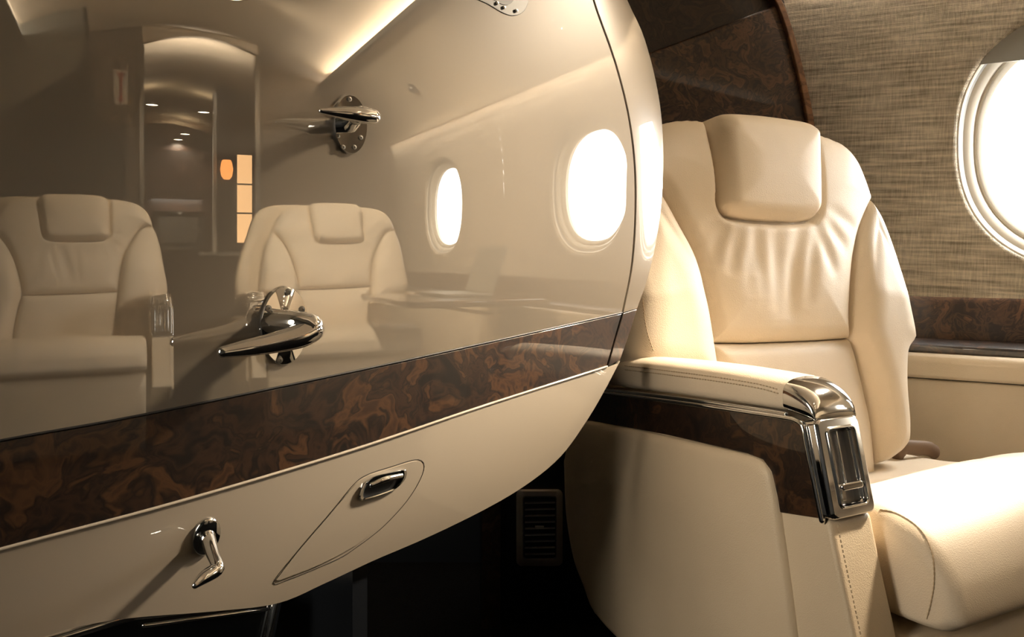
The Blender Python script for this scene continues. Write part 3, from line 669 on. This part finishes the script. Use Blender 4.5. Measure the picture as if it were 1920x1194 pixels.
# chrome framed step locker under the door
def sq(px, py, y=.16): return d0(px, py, y)
step = empty('step_locker', DOOR, 'chrome framed dark glass step locker low under the lacquered door', 'locker')
oq = [(522, 1118), (503, 1215), (20, 1330), (40, 1215), (250, 1150)]
prism('locker_body', [sq(*p) for p in oq], (0, .25, 0), M['black'], step)
prism('locker_glass', [sq(*p, .158) for p in oq], (0, .001, 0), M['navy'], step)
for a, b, w in (((519, 1120), (500, 1215), .0075), ((506, 1124), (486, 1215), .003), ((522, 1120), (250, 1152), .0065), ((250, 1152), (40, 1215), .0065), ((508, 1140), (270, 1172), .003)):
    tube('locker_trim', [sq(*a, .156), sq(*b, .156)], w, M['chrome'], step, seg=10)

# ------------------------------------------------------------------ the cabin that the lacquer mirrors
def copy_seat(x, y, deg, label, mirror=False):
    f = Frame(*(CAB.R @ np.array([x, y, 0]))[:2], deg); r = seat.copy(); C.objects.link(r); r.matrix_world = f.M; r['label'] = label
    for ch in list(seat.children):
        c = ch.copy(); C.objects.link(c); c.parent = r; cp = [c]
        for g in ch.children:
            e = g.copy(); C.objects.link(e); e.parent = c; cp.append(e)
        if mirror and ch.name.split('.')[0] in MIRR:
            for e in cp:
                k = e.data.name+'_m'
                if k not in bpy.data.meshes:
                    me = e.data.copy(); me.name = k; me.transform(Matrix.Scale(-1, 4, (1, 0, 0))); me.flip_normals()
                e.data = bpy.data.meshes[k]
    return r
MIRR = {'arm_body', 'side_panel', 'wood_inlay', 'chrome_trim', 'arm_pad', 'chrome_cap', 'control_bezel'}
bpy.context.view_layer.update()
copy_seat(2.42, .20, -120, 'cream leather seat beside the dark wall, mirrored at the door\'s left edge')
copy_seat(2.50, 1.33, -120, 'cream leather seat before the window wall, mirrored in the middle of the door', True)
# far bulkhead with the aisle opening
struct(box('wall_far_right', (S1, 1.20, 0), (S1+.04, 2.3, 2.3), M['taupe'], frame=CAB))
struct(box('wall_far_left', (S1, -.6, 0), (S1+.04, .545, 2.3), M['taupe'], frame=CAB))
P = [(S1, .545+.655*t, 2.06+.075*math.sin(PI*t)) for t in np.linspace(0, 1, 20)]
struct(prism('trim_9', [(S1, 1.2, 2.3), (S1, .545, 2.3)]+P, (.04, 0, 0), M['ceil'], frame=CAB))
struct(box('trim_10', (S1-.015, 1.185, 0), (S1+.05, 1.215, 2.06), M['steel'], frame=CAB))
struct(box('trim_11', (S1-.015, .53, 0), (S1+.05, .555, 2.06), M['steel'], frame=CAB))
def vpoly(name, pts, s, m, th=.03):
    return struct(prism(name, [vhit(x, y, 0, s) for x, y in pts], (th, 0, 0), m, frame=CAB))
vpoly('ceiling_locker_left', [(-150, -150), (150, -150), (156, 0), (163, 60), (160, 108), (140, 132), (100, 152), (50, 180), (15, 206), (-150, 300)], 3.30, M['olive'])
vpoly('trim_13', [(152, -150), (160, 0), (167, 60), (165, 116), (158, 116), (162, 60), (152, 0), (144, -150)], 3.285, M['dkgrey'], .01)
vpoly('wall_side_left', [(-150, 150), (100, 140), (165, 105), (178, 180), (186, 232), (237, 234), (232, 560), (-150, 560)], 3.62, M['dkgrey'])
# placard on the bulkhead
a, b = vhit(213, 130, 0, S1-.002), vhit(240, 197, 0, S1-.002)
pl = empty('exit_placard', None, 'small white placard with a red double arrow on the taupe bulkhead', 'sign'); pl.matrix_world = Frame(*(CAB.R @ np.array([S1, (a[1]+b[1])/2, 0]))[:2], -30, (a[2]+b[2])/2).M
hw, hz = abs(a[1]-b[1])/2, abs(a[2]-b[2])/2
box('placard_card', (-.004, -hw, -hz), (0, hw, hz), M['white'], pl)
box('arrow_shaft', (-.006, -.007, -hz*.6), (-.003, .007, hz*.6), M['red'], pl)
for s_ in (-1, 1): prism('arrow_head', [(-.006, -.03, s_*hz*.62), (-.006, .03, s_*hz*.62), (-.006, 0, s_*hz*.86)] if s_ < 0 else [(-.006, -.03, hz*.84), (-.006, .03, hz*.84), (-.006, .012, hz*.6), (-.006, -.012, hz*.6)], (.003, 0, 0), M['red'], pl)
# vestibule and galley beyond
S2 = 7.5
struct(box('wall_galley', (S2, -.6, 0), (S2+.05, 2.3, 2.3), M['dkwood'], frame=CAB))
prof_strip('ceiling_galley', [(.2, 1.95), (.5, 2.10), (.86, 2.16), (1.2, 2.10), (1.7, 1.95)], S1+.04, S2, M['ceil'], .03)
struct(box('wall_vestibule_left', (S1+.04, .40, 0), (S2, .47, 2.3), M['dkwood'], frame=CAB))
struct(box('wall_vestibule_right', (S1+.04, 1.62, 0), (S2, 1.7, 2.3), M['dkwood'], frame=CAB))
SP = 5.1
a, b = vhit(405, 215, 0, SP), vhit(470, 470, 0, SP)
struct(box('wall_partition', (SP, a[1], 0), (SP+.05, 1.62, 2.1), M['dkwood'], frame=CAB))
struct(box('trim_12', (SP-.01, a[1]-.02, 0), (SP+.06, a[1]+.005, 2.05), M['plastic'], frame=CAB))
p = vhit(425, 318, 0, SP-.03)
def cabthing(name, p, label, cat_, group=None):
    return empty(name, Frame(*(CAB.R @ np.array(p))[:2], -30, p[2]), label, cat_, group)
sc_l = cabthing('wall_sconce', p, 'glowing amber wall sconce beside the lit panel in the galley', 'lamp')
R = [[(.0+r*math.cos(t)*.8, r*math.sin(t), z) for t in np.linspace(0, 2*PI, 20, endpoint=False)] for r, z in ((.022, -.075), (.04, -.05), (.048, 0), (.04, .055), (.03, .075))]
rings('lamp_shade', [np.array(q) for q in R], M['amber'], sc_l, caps=(True, True)); box('lamp_bracket', (0, -.015, -.03), (.035, .015, .03), M['steel'], sc_l)
a, b = vhit(444, 290, 0, SP-.012), vhit(472, 455, 0, SP-.012)
lp = cabthing('light_panel', ((SP-.012), (a[1]+b[1])/2, (a[2]+b[2])/2), 'tall amber backlit panel next to the wall sconce in the galley', 'lamp')
hw, hz = abs(a[1]-b[1])/2, abs(a[2]-b[2])/2
box('panel_diffuser', (-.01, -hw, -hz), (.01, hw, hz), M['amber2'], lp); box('panel_frame', (-.018, hw, -hz-.02), (.01, hw+.02, hz+.02), M['steel'], lp); box('panel_frame', (-.018, -hw-.02, -hz-.02), (.01, -hw, hz+.02), M['steel'], lp)
for z in (-.33, .33): box('panel_bar', (-.014, -hw, z*hz-.006), (-.01, hw, z*hz+.006), M['steel'], lp)
a, b = vhit(405, 472, 0, SP-.05), vhit(466, 472, 0, SP-.05)
sd = cabthing('vestibule_cabinet', (SP-.15, (a[1]+b[1])/2, 0), 'dark wood low cabinet under the amber backlit panel', 'cabinet')
box('cabinet_body', (0, -.22, 0), (.15, .22, a[2]-.03), M['dkwood'], sd); box('cabinet_top', (-.02, -.24, a[2]-.03), (.15, .24, a[2]), M['plastic'], sd)
for y in (-.06, .06): box('cabinet_knob', (-.015, y-.008, a[2]-.12), (0, y+.008, a[2]-.104), M['chrome'], sd)
# galley counter with glazed oven
a, b = vhit(287, 395, 0, S2-.32), vhit(384, 463, 0, S2-.32)
y0, y1, zt, zb = min(a[1], b[1]), max(a[1], b[1]), a[2], b[2]
gc = cabthing('galley_counter', (S2-.31, (y0+y1)/2, 0), 'dark galley cabinet with steel counter at the aisle\'s far end', 'cabinet')
w = (y1-y0)/2
box('cabinet_body', (.0, -w-.1, 0), (.3, w+.1, zb-.03), M['dkwood'], gc); box('counter_top', (-.03, -w-.12, zb-.03), (.3, w+.1, zb), M['steel'], gc)
for y in (-.2, .1, .2): box('cabinet_knob', (-.012, y-.02, zb-.12), (0, y+.02, zb-.10), M['chrome'], gc)
ov = cabthing('galley_oven', (S2-.28, (y0+y1)/2, zb), 'chrome trimmed glass fronted oven on the galley counter', 'oven')
box('oven_body', (.0, -w, 0), (.26, w, zt-zb), M['dkgrey'], ov); box('oven_glass', (-.008, -w*.8, .04), (0, w*.75, (zt-zb)*.85), M['steel'], ov); box('oven_trim', (-.02, -w, (zt-zb)*.92), (0, w, (zt-zb)), M['chrome'], ov)
box('oven_trim', (-.015, -w, 0), (0, -w*.86, zt-zb), M['chrome'], ov)
cu = cabthing('galley_cupboard', (S2-.26, (y0+y1)/2, zt+.16), 'dark wood wall cupboard above the galley oven', 'cupboard')
box('cupboard_body', (0, -w-.1, 0), (.25, w+.1, .45), M['dkwood'], cu)
for q in (-1, 1): box('cupboard_door', (-.012, q*.008+min(0, q*(w+.08)), .01), (0, q*.008+max(0, q*(w+.08)), .44), M['dkwood'], cu, bev=.003)
l = bpy.data.lights.new('oven_fill_light', 'AREA'); l.shape = 'RECTANGLE'; l.size = .04; l.size_y = 2*w; l.energy = 5; l.color = (1, .9, .75)
o = bpy.data.objects.new('oven_fill_light', l); C.objects.link(o); o.parent = cu; o.location = (.13, 0, -.004)  # strip added under the cupboard to brighten the oven
box('fill_light_lip', (-.012, -w-.1, -.035), (.01, w+.1, 0), M['dkwood'], cu)  # lip added to hide the light strip from view
# downlights
def downlight(p, r, label, power=0, group='ceiling downlights', up=.0):
    o = cabthing('ceiling_downlight', p, label, 'lamp', group)
    q = superell(r, r, 28)
    rings('lamp_ring', [np.array([(a*k, b*k, z) for a, b in q]) for k, z in ((1.25, .012), (1.25, -.004), (1.1, -.006), (1.0, -.002), (1.0, .012))], M['steel'], o)
    rings('lamp_lens', [np.array([(a, b, 0) for a, b in q]), np.array([(a, b, .01) for a, b in q])], M['lamp'], o, caps=(True, True))
    if power:
        l = bpy.data.lights.new('downlight', 'AREA'); l.shape = 'DISK'; l.size = r*2; l.energy = power; l.color = (1, .84, .62); l.spread = math.radians(150)
        b = bpy.data.objects.new('lamp_light', l); C.objects.link(b); b.parent = o; b.location = (0, 0, -.012)
    return o
for (px, py), lb in zip(((285, 196), (382, 210), (347, 251), (329, 272)), ('galley ceiling downlight nearest the left jamb', 'galley ceiling downlight nearest the right jamb', 'third galley ceiling downlight down the aisle', 'farthest galley ceiling downlight above the oven')):
    p = vhit(px, py, 2, 1.99); p[0] = min(p[0], S2-.1); downlight(p, .045, lb, 9)
# reading lights on the service panel
CPR = bpy.data.objects['ceiling_panel_right']
for (px, py), lb in zip(((1050, 40), (775, 166)), ('chrome reading light above the nearer mirrored window', 'chrome reading light above the farther mirrored window')):
    o_, d_ = vray(px, py)
    h_, p, nn, i_ = CPR.ray_cast(Vector(o_), Vector(d_)); p = np.array(p); nn = -np.array(nn)
    rl = cabthing('reading_light', p, lb, 'lamp', 'reading lights'); nn = -nn/np.linalg.norm(nn); nn = nn*(-1 if nn[2] > 0 else 1); ex = np.array([1., 0, 0]); ey = np.cross(nn, ex)
    q = superell(.05, .035, 30); rings('light_bezel', [np.array([nn*h+(ex*a+ey*b)*k for a, b in q]) for k, h in ((1, -.002), (1, .004), (.8, .008), (.7, .004))], M['chrome'], rl, caps=(False, True))
    q = superell(.02, .02, 20); rings('light_eyeball', [np.array([nn*h+(ex*a+ey*b)*k for a, b in q]) for k, h in ((1, .004), (.95, .012), (.6, .022), (.2, .025))], M['steel'], rl, caps=(False, True))
# table and laptop by the mirrored window seat
TZ = .63
tb = cabthing('folding_table', (1.75, 2.01, 0), 'dark glossy folding table fixed to the window ledge between facing seats', 'table')
q = np.array(rrp(-.36, -.62, .36, 0, .06)); 
prism('table_top', [(x, y, TZ-.025) for x, y in q], (0, 0, .025), M['tabletop'], tb, bev=.006)
box('table_bracket', (-.03, -.10, .45), (.03, 0.02, TZ-.025), M['steel'], tb)
lap = cabthing('laptop', (1.78, 1.73, TZ), 'grey laptop standing open on the dark folding table', 'laptop')
box('laptop_base', (-.15, -.11, 0), (.15, .11, .014), M['olive'], lap, bev=.003)
o = box('laptop_screen', (-.15, -.004, 0), (.15, .004, .21), M['olive'], lap, bev=.003); o.location = (0, .11, .014); o.rotation_euler = (math.radians(-18), 0, 0)

# ------------------------------------------------------------------ outside
far = Frame(0, 0, -30, -2.2)
g = struct(box('ground', (-400, -900, -.1), (600, 900, 0), M['tarmac'], frame=far))
V = []; F = []; n = 60
for i in range(n):
    x = -500+i*22; h = 12+6*math.sin(i*.5)+4*math.sin(i*1.3); V += [(x, 300, -2), (x, 330, h), (x, 420, -2)]
for i in range(n-1): F += [(i*3, i*3+3, i*3+4, i*3+1), (i*3+1, i*3+4, i*3+5, i*3+2)]
struct(obj('hills', V, F, M['hill'], frame=far))
w = bpy.data.worlds.new('sky'); bpy.context.scene.world = w; w.use_nodes = True; bg = w.node_tree.nodes['Background']
bg.inputs[0].default_value = (1, .97, .91, 1); bg.inputs[1].default_value = 33.0

# ------------------------------------------------------------------ light
def area(name, p, d, sx, sy, power, col, spread=180, portal=False):
    l = bpy.data.lights.new(name, 'AREA'); l.shape = 'RECTANGLE'; l.size = sx; l.size_y = sy; l.energy = power; l.color = col; l.spread = math.radians(spread)
    o = bpy.data.objects.new(name, l); C.objects.link(o)
    zz = -np.array(d, float)/np.linalg.norm(d); yy = np.array([0, 0, 1.]) if abs(zz[2]) < .5 and portal else np.array([1., 0, 0]); yy = yy-zz*(yy @ zz); yy /= np.linalg.norm(yy)
    Q = CAB.R @ np.stack([np.cross(yy, zz), yy, zz], 1); o.rotation_euler = Matrix(Q.tolist()).to_euler(); o.location = CAB.R @ np.array(p, float)
    if portal: l.cycles.is_portal = True
    return o
for sc, zc in WIN: area('window_daylight', (sc, WR+.09, zc), (0, -1, 0), .50, .46, 1, (1, 1, 1), portal=True)
area('window_daylight', (LWS, WL-.09, LWZ), (0, 1, 0), .50, .76, 1, (1, 1, 1), portal=True)
# cove strip above the service panel (washes the ceiling) and wall-wash strip under it
CW = (1, .86, .68)
o = area('cove_light', (.7, 1.66, 1.90), (0, -.5, 1), .03, 6.0, 58, CW); 
o = area('cove_light', (1.6, -.09, 1.90), (0, .5, 1), .03, 4.2, 13, CW)
o = area('cove_light', (3.95, .87, 1.99), (.6, 0, 1), .3, .03, 7, CW)  # hidden strip added to brighten the vestibule ceiling
o = area('wall_wash', (1.55, 2.015, 1.528), (0, .55, -1), .02, 4.4, 16, CW)
for (s_, w_), lb in zip(((1.35, .95), (2.1, .95), (2.9, .95)), ('added seat-brightening lamp above the folding table', 'added wall-brightening lamp before the facing seats', 'added wall-brightening lamp behind the facing seats')):
    pw, tg = {1.35: (15, (2.4, 1.30, .8)), 2.1: (5, (2.1, 2.1, 1.15)), 2.9: (5, (2.9, 2.1, 1.15))}[s_]  # lamps added over the aisle, aimed to brighten the mirrored seat and wall
    d_ = downlight((s_, w_, 2.135), .06, lb, pw, 'added aisle fill lamps')
    l = [c for c in d_.children if c.type == 'LIGHT'][0]; l.data.spread = math.radians(95); l.rotation_euler = (Vector(tg)-Vector((s_, w_, 2.12))).to_track_quat('-Z', 'Y').to_euler()
# unseen spot lamps added to brighten the door and the seat back
def added_beam(p, tgt, lb, power, size, tall):
    rl = cabthing('reading_light', p, lb, 'lamp', 'reading lights')
    ax = np.array(CAB.loc(tgt))-np.array(p); ax /= np.linalg.norm(ax); ex = np.cross(ax, (0, 0, 1.)); ex /= np.linalg.norm(ex); ey = np.cross(ax, ex)
    q = superell(.028, .028, 24); rings('light_eyeball', [np.array([ax*h+(ex*a+ey*b)*k for a, b in q]) for k, h in ((.3, -.05), (.9, -.035), (1, -.01), (1, .0), (.85, .002), (.85, -.006))], M['chrome'], rl, caps=(True, False))
    rings('light_lens', [np.array([ax*h+(ex*a+ey*b)*k for a, b in q]) for k, h in ((.84, -.009), (.84, -.007))], M['lamp'], rl, caps=(True, True))
    l = bpy.data.lights.new('fill_beam', 'SPOT'); l.energy = power; l.color = (1, .82, .60); l.spot_size = math.radians(size); l.spot_blend = 1; l.shadow_soft_size = .08
    o = bpy.data.objects.new('lamp_light', l); C.objects.link(o); o.parent = rl; o.location = ax*.01; o.rotation_euler = Vector(ax).to_track_quat('-Z', 'Y').to_euler(); o.scale = (1, tall, 1)
added_beam((.55, 1.80, 1.72), (.05, 1.07, .55), 'added unseen spot lamp brightening the lacquered hatch', 540, 23, 2.2)
added_beam((.74, 1.78, 1.73), (.50, 1.44, 1.04), 'added unseen spot lamp brightening the burl trimmed seat', 32, 36, 1)
sc = bpy.context.scene
sc.view_settings.view_transform = 'Standard'; sc.view_settings.look = 'None'; sc.view_settings.gamma = 1; sc.view_settings.exposure = 0.0
sc.view_settings.use_curve_mapping = False
sc.cycles.use_denoising = True
sc.cycles.max_bounces = 10; sc.cycles.transparent_max_bounces = 12; sc.cycles.caustics_reflective = False
